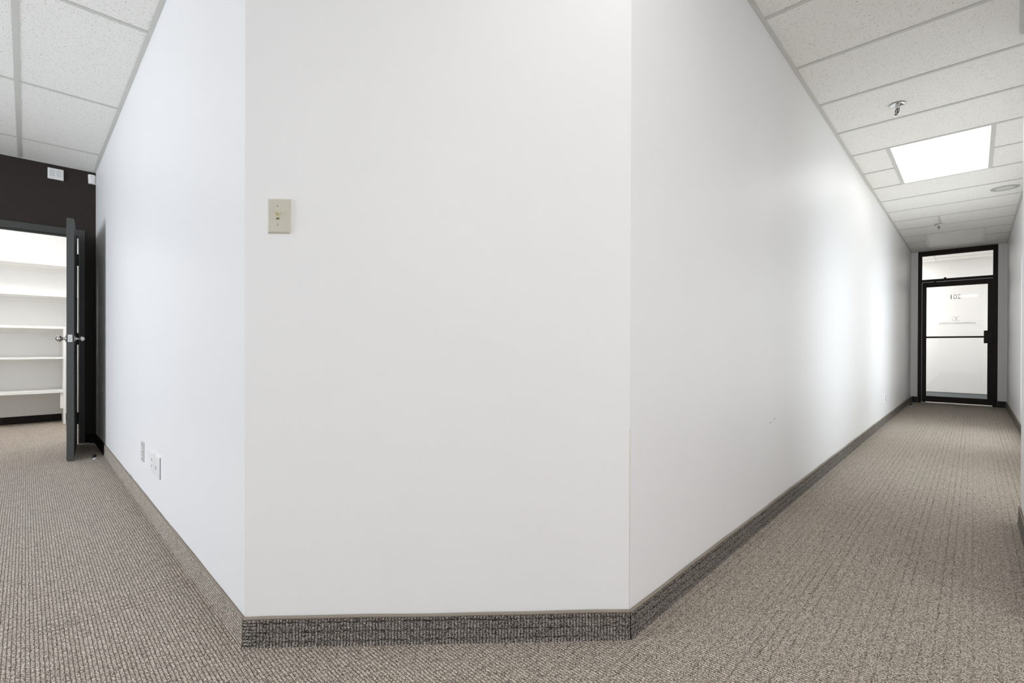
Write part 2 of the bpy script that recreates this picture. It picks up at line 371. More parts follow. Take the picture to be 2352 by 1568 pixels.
for i, (a, b_) in enumerate(BACK_FILL):
    w = struct(empty('window_%d' % (i + 2), ((a + b_) / 2, YB, 0.75))); hw = (b_ - a) / 2  # added window, only there for its fill light
    bm = bmesh.new()
    for s in (-1, 1): box(bm, s * hw - s * 0.05, s * hw, -0.09, -0.03, 0, 1.4)
    box(bm, -hw, hw, -0.09, -0.03, 0, 0.05); box(bm, -hw, hw, -0.09, -0.03, 1.35, 1.4); box(bm, -0.025, 0.025, -0.085, -0.035, 0.05, 1.35)
    obj('window_frame', bm, 'plastic', w)
    bxo('window_pane', (-hw + 0.05, hw - 0.05, -0.063, -0.057, 0.05, 1.35), 'glass', w)
    ld = bpy.data.lights.new('daylight', 'AREA'); ld.shape = 'RECTANGLE'; ld.size = b_ - a - 0.1; ld.size_y = 1.3  # fill lamp set in the added back window
    ld.energy = S['fill_back'] * (b_ - a); ld.color = DAY_COL
    lo = bpy.data.objects.new('daylight', ld); col.objects.link(lo)
    lo.location = ((a + b_) / 2, YB - 0.02, 1.45); lo.rotation_euler = (math.pi / 2, 0, 0)

for i, (a, b_) in enumerate(SIDE_FILL):
    w = struct(empty('window_%d' % (i + 4), ((a + b_) / 2, YR2, 0.15))); hw = (b_ - a) / 2  # added unseen glazing that brightens the corridor end
    bm = bmesh.new()
    for s in (-1, 1): box(bm, s * hw - s * 0.04, s * hw, -0.09, -0.03, 0, 1.9)
    box(bm, -hw, hw, -0.09, -0.03, 0, 0.05); box(bm, -hw, hw, -0.09, -0.03, 1.85, 1.9)
    obj('window_frame', bm, 'bronze', w)
    bxo('window_pane', (-hw + 0.04, hw - 0.04, -0.063, -0.057, 0.05, 1.85), 'glass', w)
    ld = bpy.data.lights.new('daylight', 'AREA'); ld.shape = 'RECTANGLE'; ld.size = b_ - a - 0.1; ld.size_y = 1.8  # fill lamp set in the added corridor glazing
    ld.energy = S['side'] * (b_ - a) * (1.1, 1.45)[i]; ld.color = (0.97, 1.0, 0.985)
    lo = bpy.data.objects.new('daylight', ld); col.objects.link(lo)
    lo.location = ((a + b_) / 2, YR2 - 0.025, 1.1); lo.rotation_euler = (math.pi / 2, 0, 0)

# lobby shell
wallp('wall_lobby_back', [(12.4, -2.0), (12.4 + T, -2.0), (12.4 + T, 2.4), (12.4, 2.4)], 'lobby_wall', label='white lobby wall seen through the glass door')
wallp('wall_lobby_left', [(XE + T, 2.4), (12.4 + T, 2.4), (12.4 + T, 2.4 + T), (XE + T, 2.4 + T)])
wallp('wall_lobby_right', [(XE + T, -2.0), (12.4 + T, -2.0), (12.4 + T, -2.0 - T), (XE + T, -2.0 - T)])
bm = bmesh.new(); box(bm, XE + T, XE + T + .01, YR, 2.4, 0, H); box(bm, XE + T, XE + T + .01, YR2, -2.0, 0, H)
struct(obj('wall_lobby_front', bm, 'wall'))

# ------------------------------------------------------------------ ceiling: board above, every tile and bar a part
ceil = struct(bxo('ceiling', (XW - T, 12.6, YB - T, 8.45, H + 0.05, H + 0.12), 'plenum'), 'suspended ceiling of white fissured tiles in a metal grid')
def clip(poly, a, b_, c):          # keep a*x+b*y<=c
    out = []
    for i in range(len(poly)):
        p, q = poly[i], poly[(i + 1) % len(poly)]
        dp, dq = a*p[0] + b_*p[1] - c, a*q[0] + b_*q[1] - c
        if dp <= 0: out.append(p)
        if dp * dq < 0:
            t = dp / (dp - dq); out.append((p[0] + t*(q[0]-p[0]), p[1] + t*(q[1]-p[1])))
    return out
def region_pieces(x0, x1, y0, y1):
    """a cell cut by the walls of the plan; returns its polygon or None"""
    p = [(x0, y0), (x1, y0), (x1, y1), (x0, y1)]
    return p
BW = 0.012      # half width of a bar
def tile(poly, sag=0.0):
    if len(poly) < 3: return
    cx = sum(p[0] for p in poly) / len(poly); cy = sum(p[1] for p in poly) / len(poly)
    bm = bmesh.new(); prism(bm, [(p[0] - cx, p[1] - cy) for p in poly], 0, 0.015)
    return obj('ceiling_tile', bm, 'tile', ceil, loc=(cx, cy, H + 0.0035 + sag))
def cell(x0, x1, y0, y1):
    g = 0.0015 + random.random() * 0.0015
    tile([(x0 + BW*.55 + g*0, y0 + BW*.55), (x1 - BW*.55, y0 + BW*.55), (x1 - BW*.55, y1 - BW*.55), (x0 + BW*.55, y1 - BW*.55)], random.uniform(0, 0.0015))
def bar(x0, x1, y0, y1, name='grid_bar', z=0.0):
    bxo(name, (x0, x1, y0, y1, H + z, H + z + 0.003), 'grid', ceil)
def barx(x, y0, y1): bar(x - BW, x + BW, y0, y1)
def bary(y, x0, x1): bar(x0, x1, y - BW, y + BW, z=-0.0004)
G0, GS = 2.66676, 0.6096
gx = [G0 + GS * i for i in range(-10, 14)]
LIGHTS = [(0.2284, 1.4476), (5.1052, 6.3244), (9.3724, 10.5916)]
LY0, LY1 = -0.0915, 0.5175
# right corridor (x > XO)
cor = [x for x in gx if XO < x < XE]
xs = [XO + 0.0] + cor + [XE]
for x0, x1 in zip(xs, xs[1:]):
    ya = YN if x1 <= XN else YR2
    inl = any(a - 0.01 <= x0 and x1 <= b_ + 0.01 for a, b_ in LIGHTS)
    if inl:
        cell(x0, x1, ya, LY0 - BW); cell(x0, x1, LY1 + BW, YR)
    elif abs(x0 - (G0 + 9 * GS)) < 0.01:
        cell(x0, x1, ya, 0.33); cell(x0, x1, 0.33, YR); bary(0.33, x0 + BW, x1 - BW)
    else: cell(x0, x1, ya, YR)
for x in cor:
    ya = YN if x <= XN else YR2
    if any(a + 0.1 < x < b_ - 0.1 for a, b_ in LIGHTS):
        barx(x, ya, LY0 - 2*BW); barx(x, LY1 + 2*BW, YR)
    else: barx(x, ya, YR)
for a, b_ in LIGHTS:
    bary(LY0 - BW, a + BW, b_ - BW); bary(LY1 + BW, a + BW, b_ - BW)
# open area in front of the diagonal wall (y < 0.847, x < XO)
yl = [0.847, LY1 + BW, LY0 - BW, -1.31, -2.53, YB]
xo = [XW] + [x for x in gx if XW < x < XO] + [XO]
def clip_core(poly):
    # remove the part lying inside the wall core (x>XL, y>YR, beyond the chamfer)
    return clip(poly, inx, iny, inx * XL + iny * YA - 0.002)
for x0, x1 in zip(xo, xo[1:]):
    for y1, y0 in zip(yl, yl[1:]):
        if y0 == LY0 - BW and x0 > 0.2 and x1 < 1.46: continue
        if y0 == LY1 + BW:
            q = clip_core([(x0 + BW*.5, y0 + BW*.5), (x1 - BW*.5, y0 + BW*.5), (x1 - BW*.5, min(y1, 0.847) - BW*.5), (x0 + BW*.5, min(y1, 0.847) - BW*.5)])
            if x0 > XB: q = [(x0 + BW*.5, y0 + BW*.5), (x1 - BW*.5, y0 + BW*.5), (x1 - BW*.5, YR), (x0 + BW*.5, YR)]
            tile(q); continue
        cell(x0, x1, y0, y1)
for x in xo[1:-1]:
    if 0.3 < x < 1.4:
        barx(x, YB, LY0 - 2*BW); barx(x, LY1 + 2*BW, min(YR, 0.847))
    else: barx(x, YB, YR)
for y in yl[3:-1]: bary(y, XW, XO)
bary(LY0 - BW, XW, LIGHTS[0][0] - BW); bary(LY1 + BW, XW, LIGHTS[0][0] - BW)
bary(LY0 - BW, LIGHTS[0][1] + BW, XO); bary(LY1 + BW, LIGHTS[0][1] + BW, XO); bary(0.847, XW, XB)
# left side (y > 0.847, x < XL / chamfer)
lx = [-0.0375 - GS * i for i in range(0, 6)]
lxs = [XW] + sorted(lx) + [XB]
lys = [0.847] + [3.2142 + 1.18358 * i for i in range(-1, 3)] + [YE]
for x0, x1 in zip(lxs, lxs[1:]):
    for y0, y1 in zip(lys, lys[1:]):
        if x1 == XB:
            if y0 > YA: tile([(x0 + BW*.55, y0 + BW*.55), (XL, y0 + BW*.55), (XL, y1 - BW*.55), (x0 + BW*.55, y1 - BW*.55)])
            else:
                xr = XL if y0 > YA else XB
                q = clip_core([(x0 + BW*.5, y0 + BW*.5), (xr, y0 + BW*.5), (xr, y1 - BW*.5), (x0 + BW*.5, y1 - BW*.5)])
                q = clip(q, 1, 0, XL) if y0 > YA else q
                tile(q)
        else: cell(x0, x1, y0, y1)
for x in lx: barx(x, 0.847, YE)
for y in lys[1:-1]: bary(y, XW, XL)
# slanting wall angle strips along the walls
def ang(pts):
    bm = bmesh.new(); prism(bm, pts, H - 0.0015, H + 0.002); obj('wall_angle', bm, 'grid', ceil)
w = 0.020
ang([(XL - w, YA), (XL, YA), (XL, YE), (XL - w, YE)])
ang([(XL, YA), (XB, YR), (XB - w*.4, YR - w), (XL - w, YA - w*.4)])
ang([(XB, YR), (XB - w*.4, YR - w), (XE, YR - w), (XE, YR)])
ang([(XN, YR2), (XE, YR2), (XE, YR2 + w), (XN, YR2 + w)])
ang([(XO, YN), (XN, YN), (XN, YN + w*.6), (XO, YN + w*.6)])
ang([(XW, YE), (XL - w, YE), (XL - w, YE - 0.012), (XW, YE - 0.012)])
ang([(XE - 0.015, YR2 + w), (XE, YR2 + w), (XE, YR - w), (XE - 0.015, YR - w)])
# closet ceiling board and lobby ceiling
bxo('closet_ceiling_board', (-1.1, 1.0, YE + T + .01, YC, H, H + 0.01), 'closet', ceil)
for x0, x1 in ((XE + T, 11.985), (11.985, 12.4)):
    for y0, y1 in ((-2.0, -0.69), (-0.69, 0.528), (0.528, 2.4)): cell(x0, x1, y0, y1)
barx(11.985, -2.0, 2.4)
for y in (-0.69, 0.528): bary(y, XE + T, 12.4)

# ------------------------------------------------------------------ baseboards
BH = 0.0955
def base(name, p0, p1, nrm, mat='carpet_base_shaded', h=BH, th=0.008, rot=False, s0=0.0, seed=1, bind=True, wob=1.0, label=None, kink=None):
    rnd = random.Random(seed); p0 = Vector((*p0, 0)); p1 = Vector((*p1, 0)); d = (p1 - p0); L = d.length; d.normalize(); n = Vector((*nrm, 0)).normalized()
    N_ = max(2, int(L / 0.06)); ph = [rnd.random() * 6.28 for _ in range(6)]
    def wb(s): return wob * 0.0013 * (math.sin(s * 9 + ph[0]) + 0.6 * math.sin(s * 23 + ph[1]) + 0.4 * math.sin(s * 51 + ph[2]))
    def hb(s):
        e = wob * 0.0011 * (math.sin(s * 5.5 + ph[3]) + 0.5 * math.sin(s * 17 + ph[4]))
        if kink and abs(s - kink) < 0.12: e += 0.006 * math.exp(-((s - kink) / 0.045) ** 2)
        return h - 0.006 + e
    bm = bmesh.new(); rows = []
    for i in range(N_ + 1):
        s = L * i / N_; c = p0 + d * s; o1 = th + abs(wb(s)) * 0.8
        prof = [(0.0005, 0.0), (o1 + 0.0035, 0.0), (o1 + 0.001, 0.008), (o1, 0.03), (th + 0.4 * abs(wb(s)), hb(s) - 0.012), (th * 0.8, hb(s)), (0.0005, hb(s))]
        rows.append([bm.verts.new(c + n * a + Vector((0, 0, z))) for a, z in prof])
    for A, B in zip(rows, rows[1:]):
        for j in range(len(A)): bm.faces.new((A[j], A[(j+1) % len(A)], B[(j+1) % len(A)], B[j]))
    bm.faces.new(rows[0]); bm.faces.new(rows[-1])
    def uvf(co, nn):
        s = (co - p0).dot(d) + s0
        return (co.z + 0.004, s) if rot else (s, co.z + 0.012)
    o = struct(obj(name, bm, mat, uvf=uvf, smooth=False), label)
    if bind:
        pts = []
        for i in range(N_ * 2 + 1):
            s = L * i / (N_ * 2); pts.append(p0 + d * s + n * (th * 0.62 + 0.25 * wb(s)) + Vector((0, 0, hb(s) + 0.0015)))
        bm = bmesh.new(); tube(bm, pts, 0.0048, 8); obj('edge_binding', bm, 'binding', o, smooth=True)
    return o
cn = (-inx, -iny)
base('baseboard_left', (XL, YA - 0.003), (XL, 5.385), (-1, 0), mat='carpet', rot=True, seed=3, kink=3.95 - YA, label='carpet baseboard along the left wall')  # keeps the lighter floor carpet colour for the strong daylight here
base('baseboard_left_shaded', (XL, 5.385), (XL, YE), (-1, 0), mat='carpet_black', bind=False, wob=0.2, label='baseboard piece coloured black for the shade behind the open door')  # black colour stands in for the door's shadow on this stretch
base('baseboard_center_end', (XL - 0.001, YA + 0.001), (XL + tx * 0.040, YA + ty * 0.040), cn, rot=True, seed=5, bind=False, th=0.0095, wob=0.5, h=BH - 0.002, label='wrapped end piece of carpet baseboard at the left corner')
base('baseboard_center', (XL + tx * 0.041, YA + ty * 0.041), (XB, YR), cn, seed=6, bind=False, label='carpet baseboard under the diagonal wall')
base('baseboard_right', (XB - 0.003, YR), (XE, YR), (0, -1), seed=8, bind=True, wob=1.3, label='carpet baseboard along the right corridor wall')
# one continuous binding over the diagonal run
rnd = random.Random(11); pts = []
for i in range(0, 61):
    s = ln * i / 60
    z = BH - 0.0045 + 0.0012 * math.sin(s * 6 + 1) + 0.0006 * math.sin(s * 19)
    if s < 0.3: z -= 0.0035 * (1 - s / 0.3)
    pts.append(Vector((XL + tx * s - inx * 0.0055, YA + ty * s - iny * 0.0055, z)))
bm = bmesh.new(); tube(bm, pts, 0.0052, 10)
bo = bpy.data.objects['baseboard_center']; obj('edge_binding', bm, 'binding', bo, smooth=True)
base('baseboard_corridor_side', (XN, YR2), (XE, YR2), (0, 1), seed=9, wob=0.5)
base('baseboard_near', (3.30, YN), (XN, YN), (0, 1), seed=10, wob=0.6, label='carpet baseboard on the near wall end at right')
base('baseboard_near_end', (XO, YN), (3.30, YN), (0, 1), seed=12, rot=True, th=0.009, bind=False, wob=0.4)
for nm, y0, y1 in (('baseboard_end_left', YR - 0.012, DY0 + .001), ('baseboard_end_right', DY1 - .001, YR2 + 0.012)):
    bm = bmesh.new(); box(bm, XE - 0.008, XE, y1, y0, 0, 0.1, 0.002); struct(obj(nm, bm, 'black_rubber'), 'black rubber baseboard beside the glass door')
base('baseboard_dark_wall', (CX1, YE), (XL - .008, YE), (0, -1), mat='carpet_black', bind=False, wob=0.2)
base('baseboard_dark_wall_left', (XW, YE), (CX0, YE), (0, -1), mat='carpet_black', bind=False, wob=0.2)
base('baseboard_closet', (-1.1, YC), (1.0, YC), (0, -1), mat='carpet_black', bind=False, wob=0.3, label='black carpet baseboard at the back of the closet')
struct(bxo('baseboard_lobby', (12.39, 12.4, -2.0, 2.4, 0.0, 0.095), 'grey_base'), 'grey baseboard seen through the glass door')
struct(bxo('baseboard_lobby_cap', (12.388, 12.4, -2.0, 2.4, 0.095, 0.103), 'black_rubber'))
# corner paint line on the lower half of the right corner of the diagonal wall
struct(bxo('trim_corner', (XB - 0.0012, XB + 0.0008, YR - 0.0012, YR + 0.0002, BH, 0.68), 'corner_bead'), 'yellowed paint line down the right corner')

# ------------------------------------------------------------------ glass door at the corridor end (setting)
door1 = struct(empty('door_1', (XE, 0, 0)), 'dark bronze glass door with transom at the end of the corridor')
bm = bmesh.new()
box(bm, 0.0, 0.10, 0.655, DY0, 0, H); box(bm, 0.0, 0.10, DY1, -0.222, 0, H)
box(bm, 0.0, 0.10, -0.222, 0.655, 2.566, H - 0.002); box(bm, 0.0, 0.10, -0.222, 0.655, 2.104, 2.146)
box(bm, 0.012, 0.05, -0.222, 0.655, 2.556, 2.566)
frm = obj('door_frame', bm, 'bronze', door1)
bxo('transom_pane', (0.045, 0.051, -0.222, 0.655, 2.146, 2.556), 'glass', door1)
leaf = empty('door_leaf'); leaf.parent = door1
bm = bmesh.new(); lx0, lx1 = 0.012, 0.056
for y0, y1, nm in ((0.594, 0.650, 'stile'), (-0.228, -0.162, 'stile')):
    bm = bmesh.new(); box(bm, lx0, lx1, y0, y1, 0.022, 2.096, 0.0015); obj(nm, bm, 'bronze', leaf)
for z0, z1 in ((0.022, 0.121), (2.012, 2.096)):
    bm = bmesh.new(); box(bm, lx0, lx1, -0.162, 0.594, z0, z1, 0.0015); obj('rail', bm, 'bronze', leaf)
bxo('glass_pane', (0.031, 0.037, -0.162, 0.594, 0.121, 2.012), 'glass', leaf)
bm = bmesh.new(); box(bm, -0.045, -0.025, -0.12, 0.60, 1.127, 1.155, 0.003); box(bm, -0.03, 0.012, 0.590, 0.625, 1.12, 1.162, 0.003)
obj('push_bar', bm, 'bronze', leaf)
bm = bmesh.new(); box(bm, -0.055, 0.012, -0.222, -0.118, 1.036, 1.244, 0.004); obj('latch_box', bm, 'bronze', leaf)
bm = bmesh.new(); lathe(bm, [(0, 0), (0.014, 0), (0.014, 0.008), (0.006, 0.010), (0, 0.010)], 16, Matrix.Translation((0.012, -0.200, 0.915)) @ Matrix.Rotation(-math.pi/2, 4, 'Y'))
obj('lock_cylinder', bm, 'dark_metal', leaf)
bm = bmesh.new(); box(bm, -0.035, 0.012, 0.36, 0.575, 2.038, 2.084, 0.004); obj('door_closer', bm, 'dark_metal', leaf)
bm = bmesh.new(); tube(bm, [(-0.02, 0.50, 2.09), (-0.04, 0.42, 2.115), (-0.012, 0.355, 2.125)], 0.006); box(bm, -0.015, 0.0, 0.34, 0.37, 2.112, 2.165, 0.003)
obj('closer_arm', bm, 'dark_metal', leaf)
bxo('threshold', (-0.012, 0.10, -0.222, 0.655, 0.0, 0.012), 'threshold', door1)
bxo('pivot', (-0.006, 0.02, 0.60, 0.645, 0.012, 0.04), 'dark_metal', leaf)
# lettering on the outside of the pane: reads from the lobby, mirrored from here
def text(body, y0, z0, height, width, mat, name, thick=0.0004):
    cu = bpy.data.curves.new(name, 'FONT'); cu.body = body; cu.size = 1.0; cu.extrude = 0.0
    to = bpy.data.objects.new(name, cu); col.objects.link(to)
    bpy.context.view_layer.update()
    dg = bpy.context.evaluated_depsgraph_get(); me = bpy.data.meshes.new_from_object(to.evaluated_get(dg))
    bpy.data.objects.remove(to)
    xs_ = [v.co.x for v in me.vertices]; ys_ = [v.co.y for v in me.vertices]
    ax, bx_, ay, by = min(xs_), max(xs_), min(ys_), max(ys_)
    for v in me.vertices:
        v.co = Vector((0.0378, y0 + (v.co.x - ax) / (bx_ - ax) * width, z0 + (v.co.y - ay) / (by - ay) * height))
    me.materials.append(M[mat]); o = bpy.data.objects.new(name, me); col.objects.link(o); o.parent = leaf
    return o
t1 = text('201', 0.158, 1.791, 0.072, 0.126, 'ink', 'door_number'); t1['label'] = 'suite number 201 seen mirrored on the glass'
t2 = text('Caroline Geoffrion CPA inc.', -0.022, 1.366, 0.030, 0.472, 'ink_pale', 'lettering'); t2['label'] = 'pale line of lettering seen mirrored on the glass'
t3 = text('Comptable professionnelle', -0.022, 1.344, 0.006, 0.472, 'ink_pale', 'small_lettering')
bm = bmesh.new()
def arc(cy, cz, ry, rz, a0, a1, n=28): return [(0.0378, cy + ry * math.cos(math.radians(a0 + (a1-a0)*i/n)), cz + rz * math.sin(math.radians(a0 + (a1-a0)*i/n))) for i in range(n + 1)]
tube(bm, arc(0.188, 1.453, 0.034, 0.033, -128, 128), 0.0020, 6)      # mirrored C, opening to small y
g = arc(0.240, 1.453, 0.034, 0.033, 52, 318); tube(bm, g, 0.0020, 6)
tube(bm, [(0.0378, 0.240 + 0.034*math.cos(math.radians(318)), 1.453 + 0.033*math.sin(math.radians(318))), (0.0378, 0.266, 1.448), (0.0378, 0.250, 1.448)], 0.0020, 6)
lg = obj('emblem', bm, 'ink_mid', leaf); lg['label'] = 'emblem of two interlocking letter arcs on the glass'

# ------------------------------------------------------------------ closet doorway and open door (setting)
door2 = struct(empty('door_2', (0, 0, 0)), 'charcoal closet door standing open')
bm = bmesh.new()
FY0, FY1 = YE - 0.014, YE + T + 0.014
box(bm, OX1, CX1, FY0, FY1, 0, OZ + 0.057, 0.002); box(bm, CX0, OX0, FY0, FY1, 0, OZ + 0.057, 0.002)
box(bm, OX0, OX1, FY0, FY1, OZ, OZ + 0.057, 0.002)
box(bm, OX0, OX1 - 0.0, FY0 + 0.06, FY0 + 0.09, OZ - 0.016, OZ)
obj('door_frame', bm, 'frame_paint', door2)
hp = Vector((0.3465, 6.158, 0)); npx = Vector((0.2775, 5.2835, 0)); dl = (npx - hp); LW = dl.length
lf = empty('door_leaf', hp, (0, 0, math.atan2(dl.y, dl.x))); lf.parent = door2
# local x: along the leaf to its free edge; local y: thickness. Leaf body lies on the -X side of the hinge line
sgn = -1.0      # local -y points to world -X when x points along -Y
bm = bmesh.new(); box(bm, 0, LW, sgn * 0.045, 0, 0.010, 1.9865, 0.0015); obj('door_panel', bm, 'door_paint', lf)
for z in (0.251, 1.013, 1.767):
    bm = bmesh.new(); lathe(bm, [(0, -0.058), (0.004, -0.056), (0.0075, -0.052), (0.0075, 0.052), (0.004, 0.056), (0, 0.058)], 12, Matrix.Translation((0.0, 0.004, z)))
    box(bm, -0.010, 0.014, 0.0, 0.006, z - 0.05, z + 0.05); obj('hinge', bm, 'dark_metal', lf)
bm = bmesh.new(); box(bm, LW - 0.0005, LW + 0.0012, sgn * 0.037, sgn * 0.009, 0.977, 1.037); box(bm, LW, LW + 0.009, sgn * 0.029, sgn * 0.017, 0.998, 1.016, 0.002)
obj('latch_plate', bm, 'nickel', lf)
prof = [(0, 0), (0.030, 0), (0.031, 0.004), (0.022, 0.008), (0.012, 0.011), (0.0105, 0.024), (0.014, 0.028), (0.0225, 0.036), (0.0245, 0.046), (0.0215, 0.056), (0.013, 0.064), (0.004, 0.068), (0, 0.069)]
for s, y in ((-1, sgn * 0.045), (1, 0.0)):
    bm = bmesh.new(); lathe(bm, prof, 24, Matrix.Translation((LW - 0.062, y, 1.004)) @ Matrix.Rotation(-s * math.pi / 2, 4, 'X'))
    obj('door_knob', bm, 'nickel', lf, smooth=True)
bxo('light_spill_strip', (OX1 - 0.02, CX1 + 0.03, FY0 - 0.012, FY0, 0.0, 0.006), 'threshold', door2)  # pale strip standing in for closet light spilling onto the carpet

# ------------------------------------------------------------------ closet shelving
def shelf_thing(name, label, group=None): return thing(name, label, 'shelf', (0, YC, 0), group=group)
SF = 7.88 - YC
cx0, cx1 = -1.1, 1.0
unit = thing('shelving_unit', 'white shelving unit with three shelves standing in the closet', 'shelf', (0, YC, 0))
SX = 0.320
for z0, z1 in ((1.149, 1.178), (0.787, 0.809), (0.379, 0.410)):
    bm = bmesh.new(); box(bm, cx0 + 0.002, SX if z0 < 1.1 else SX + 0.022, SF, -0.011, z0, z1, 0.0015); obj('shelf_board', bm, 'shelf', unit)
bm = bmesh.new(); box(bm, SX, SX + 0.022, SF + 0.001, -0.011, 0.0, 1.149, 0.001); obj('side_panel', bm, 'shelf', unit)
bm = bmesh.new(); box(bm, SX - 0.026, SX, SF + 0.02, SF + 0.05, 0.190, 0.379, 0.001); obj('cleat', bm, 'shelf', unit)
for z in (1.149, 0.787): bxo('back_cleat', (cx0 + 0.002, SX, -0.032, -0.011, z - 0.045, z), 'shelf', unit)
for z0, z1, lab in ((1.905, 1.932, 'topmost white wall shelf in the closet'), (1.534, 1.555, 'white wall shelf below the topmost closet shelf')):
    s = thing('wall_shelf', lab, 'shelf', (0, YC, z0))
    bm = bmesh.new(); box(bm, cx0 + 0.002, cx1 - 0.002, SF, 0, 0, z1 - z0, 0.0015); obj('shelf_board', bm, 'shelf', s)
    bxo('back_cleat', (cx0 + 0.002, cx1 - 0.002, -0.02, 0, -0.045, 0), 'shelf', s)

# ------------------------------------------------------------------ lamps
def fixture(xa, xb, ya, yb, mat, label, name='ceiling_light', group=None, drop=0.0):
    t = thing(name, label, 'light', ((xa + xb) / 2, (ya + yb) / 2, H - drop), group=group)
    hx, hy = (xb - xa) / 2 - BW * 0.9, (yb - ya) / 2
    bxo('diffuser', (-hx + 0.003, hx - 0.003, -hy + 0.003, hy - 0.003, 0.002, 0.006), mat, t)
    bm = bmesh.new()
    for s in (-1, 1): box(bm, s * hx, s * hx - s * 0.003, -hy, hy, 0.0, 0.04); box(bm, -hx, hx, s * hy, s * hy - s * 0.003, 0.0, 0.04)
    obj('housing', bm, 'grid', t)
    return t
fixture(*LIGHTS[1], LY0, LY1, 'lit_corridor', 'lit rectangular fluorescent ceiling panel over the right corridor')
fixture(*LIGHTS[2], LY0, LY1, 'off_panel', 'unlit rectangular ceiling light panel just before the glass door')
fixture(*LIGHTS[0], LY0, LY1, 'lit_near', 'lit rectangular fluorescent ceiling panel above the diagonal wall')
fixture(-0.6, 0.0, 6.5, 7.1, 'closet_lit', 'lit square ceiling panel inside the closet', drop=0.042)
fixture(-2.2096, -0.9904, -1.31 + BW, -0.70, 'lit_open', 'added fill light ceiling panel behind the camera, left of the nearest one')  # unseen lamp added as fill to even out the light
fixture(0.2284, 1.4476, -2.53 + BW, -1.92, 'lit_open', 'added fill light ceiling panel behind the camera by the back wall')  # second unseen fill lamp, added like the one above
fixture(11.25, 11.85, 1.15, 2.35, 'lobby_lit', 'added lit ceiling panel in the lobby, left of the glass door')  # unseen lamp added to brighten lobby and corridor end
fixture(11.25, 11.85, -1.95, -1.35, 'lobby_lit', 'added lit ceiling panel in the lobby behind the glass door')  # its unseen partner, added for the same light

# ------------------------------------------------------------------ sprinklers
def sprinkler(x, y, label):
    t = thing('sprinkler_head', label, 'sprinkler', (x, y, H), (0, 0, math.radians(35)), 'pendant sprinklers in the corridor ceiling')
    bm = bmesh.new(); lathe(bm, [(0.010, 0.0), (0.044, 0.0), (0.045, -0.002), (0.040, -0.006), (0.022, -0.009), (0.010, -0.010)], 32); obj('escutcheon', bm, 'chrome', t, smooth=True)
    bm = bmesh.new(); lathe(bm, [(0, 0.0), (0.012, 0.0), (0.012, -0.020), (0.015, -0.022), (0.015, -0.029), (0.009, -0.031), (0, -0.031)], 12); obj('body', bm, 'chrome', t)
    bm = bmesh.new()
    for s in (-1, 1): tube(bm, [(s * 0.010, 0, -0.027), (s * 0.018, 0, -0.032), (s * 0.019, 0, -0.048), (s * 0.012, 0, -0.058), (s * 0.003, 0, -0.063)], 0.0028, 6)
    obj('frame_arms', bm, 'dark_metal', t)
    bm = bmesh.new(); lathe(bm, [(0, -0.029), (0.0035, -0.031), (0.003, -0.052), (0.005, -0.058), (0, -0.062)], 10); obj('bulb', bm, 'dark_metal', t, smooth=True)
    bm = bmesh.new(); lathe(bm, [(0, -0.062), (0.005, -0.062), (0.017, -0.066), (0.017, -0.0675), (0.004, -0.0665), (0, -0.0665)], 16); obj('deflector', bm, 'chrome', t)
    return t
sprinkler(4.232, 0.388, 'chrome pendant sprinkler before the lit ceiling panel')
sprinkler(8.701, 0.348, 'small chrome pendant sprinkler farther down the corridor ceiling')

# ceiling speaker
sp = thing('ceiling_speaker', 'round flush ceiling speaker beyond the lit panel at the far right', 'speaker', (7.225, -0.228, H + 0.0035))
bm = bmesh.new(); lathe(bm, [(0.075, 0), (0.075, -0.004), (0.108, -0.004), (0.112, 0)], 40); obj('grille_ring', bm, 'grille', sp)
bm = bmesh.new(); lathe(bm, [(0, -0.003), (0.075, -0.003), (0.075, 0), (0, 0)], 40); obj('centre_disc', bm, 'off_panel', sp)

# ------------------------------------------------------------------ switch on the diagonal wall
# local frame: x along the wall to the right, y out of the wall, z up
def wall_frame(px, py, z, ax, ay):
    """rotation that puts local x on (ax,ay)"""
    return (px, py, z), (0, 0, math.atan2(ay, ax))
def plate(bm, w_, h_, t_, b_=0.004):
    """bevelled cover plate lying in local xz, back at y=0, front at y=-t"""
    o = [(-w_/2, -h_/2), (w_/2, -h_/2), (w_/2, h_/2), (-w_/2, h_/2)]
    i_ = [(-w_/2 + b_, -h_/2 + b_), (w_/2 - b_, -h_/2 + b_), (w_/2 - b_, h_/2 - b_), (-w_/2 + b_, h_/2 - b_)]
    A = [bm.verts.new((x, 0, z)) for x, z in o]; B = [bm.verts.new((x, -t_ * 0.35, z)) for x, z in o]; C = [bm.verts.new((x, -t_, z)) for x, z in i_]
    for P, Q in ((A, B), (B, C)):
        for j in range(4): bm.faces.new((P[j], P[(j+1) % 4], Q[(j+1) % 4], Q[j]))
    bm.faces.new(C); bm.faces.new(list(reversed(A)))
def screw(parent, x, z, y, mat='screw', r=0.0032):
    bm = bmesh.new(); lathe(bm, [(0, 0), (r, 0), (r * 0.9, 0.0009), (0, 0.0012)], 12, Matrix.Translation((x, y, z)) @ Matrix.Rotation(math.pi/2, 4, 'X')); s = obj('screw', bm, mat, parent)
    bm = bmesh.new(); box(bm, x - r * 0.12, x + r * 0.12, y - 0.00135, y - 0.0008, z - r * 0.9, z + r * 0.9); sl = obj('slot', bm, 'slot', s)
loc, rot = wall_frame(XL + tx * 0.1064, YA + ty * 0.1064, 1.3558, tx, ty)
sw = thing('light_switch', 'beige single toggle light switch on the diagonal white wall', 'switch', loc, rot)
bm = bmesh.new(); plate(bm, 0.0700, 0.1090, 0.0065, 0.0045); obj('cover_plate', bm, 'beige', sw)
screw(sw, -0.0025, 0.0305, -0.0065); screw(sw, -0.0025, -0.0275, -0.0065)
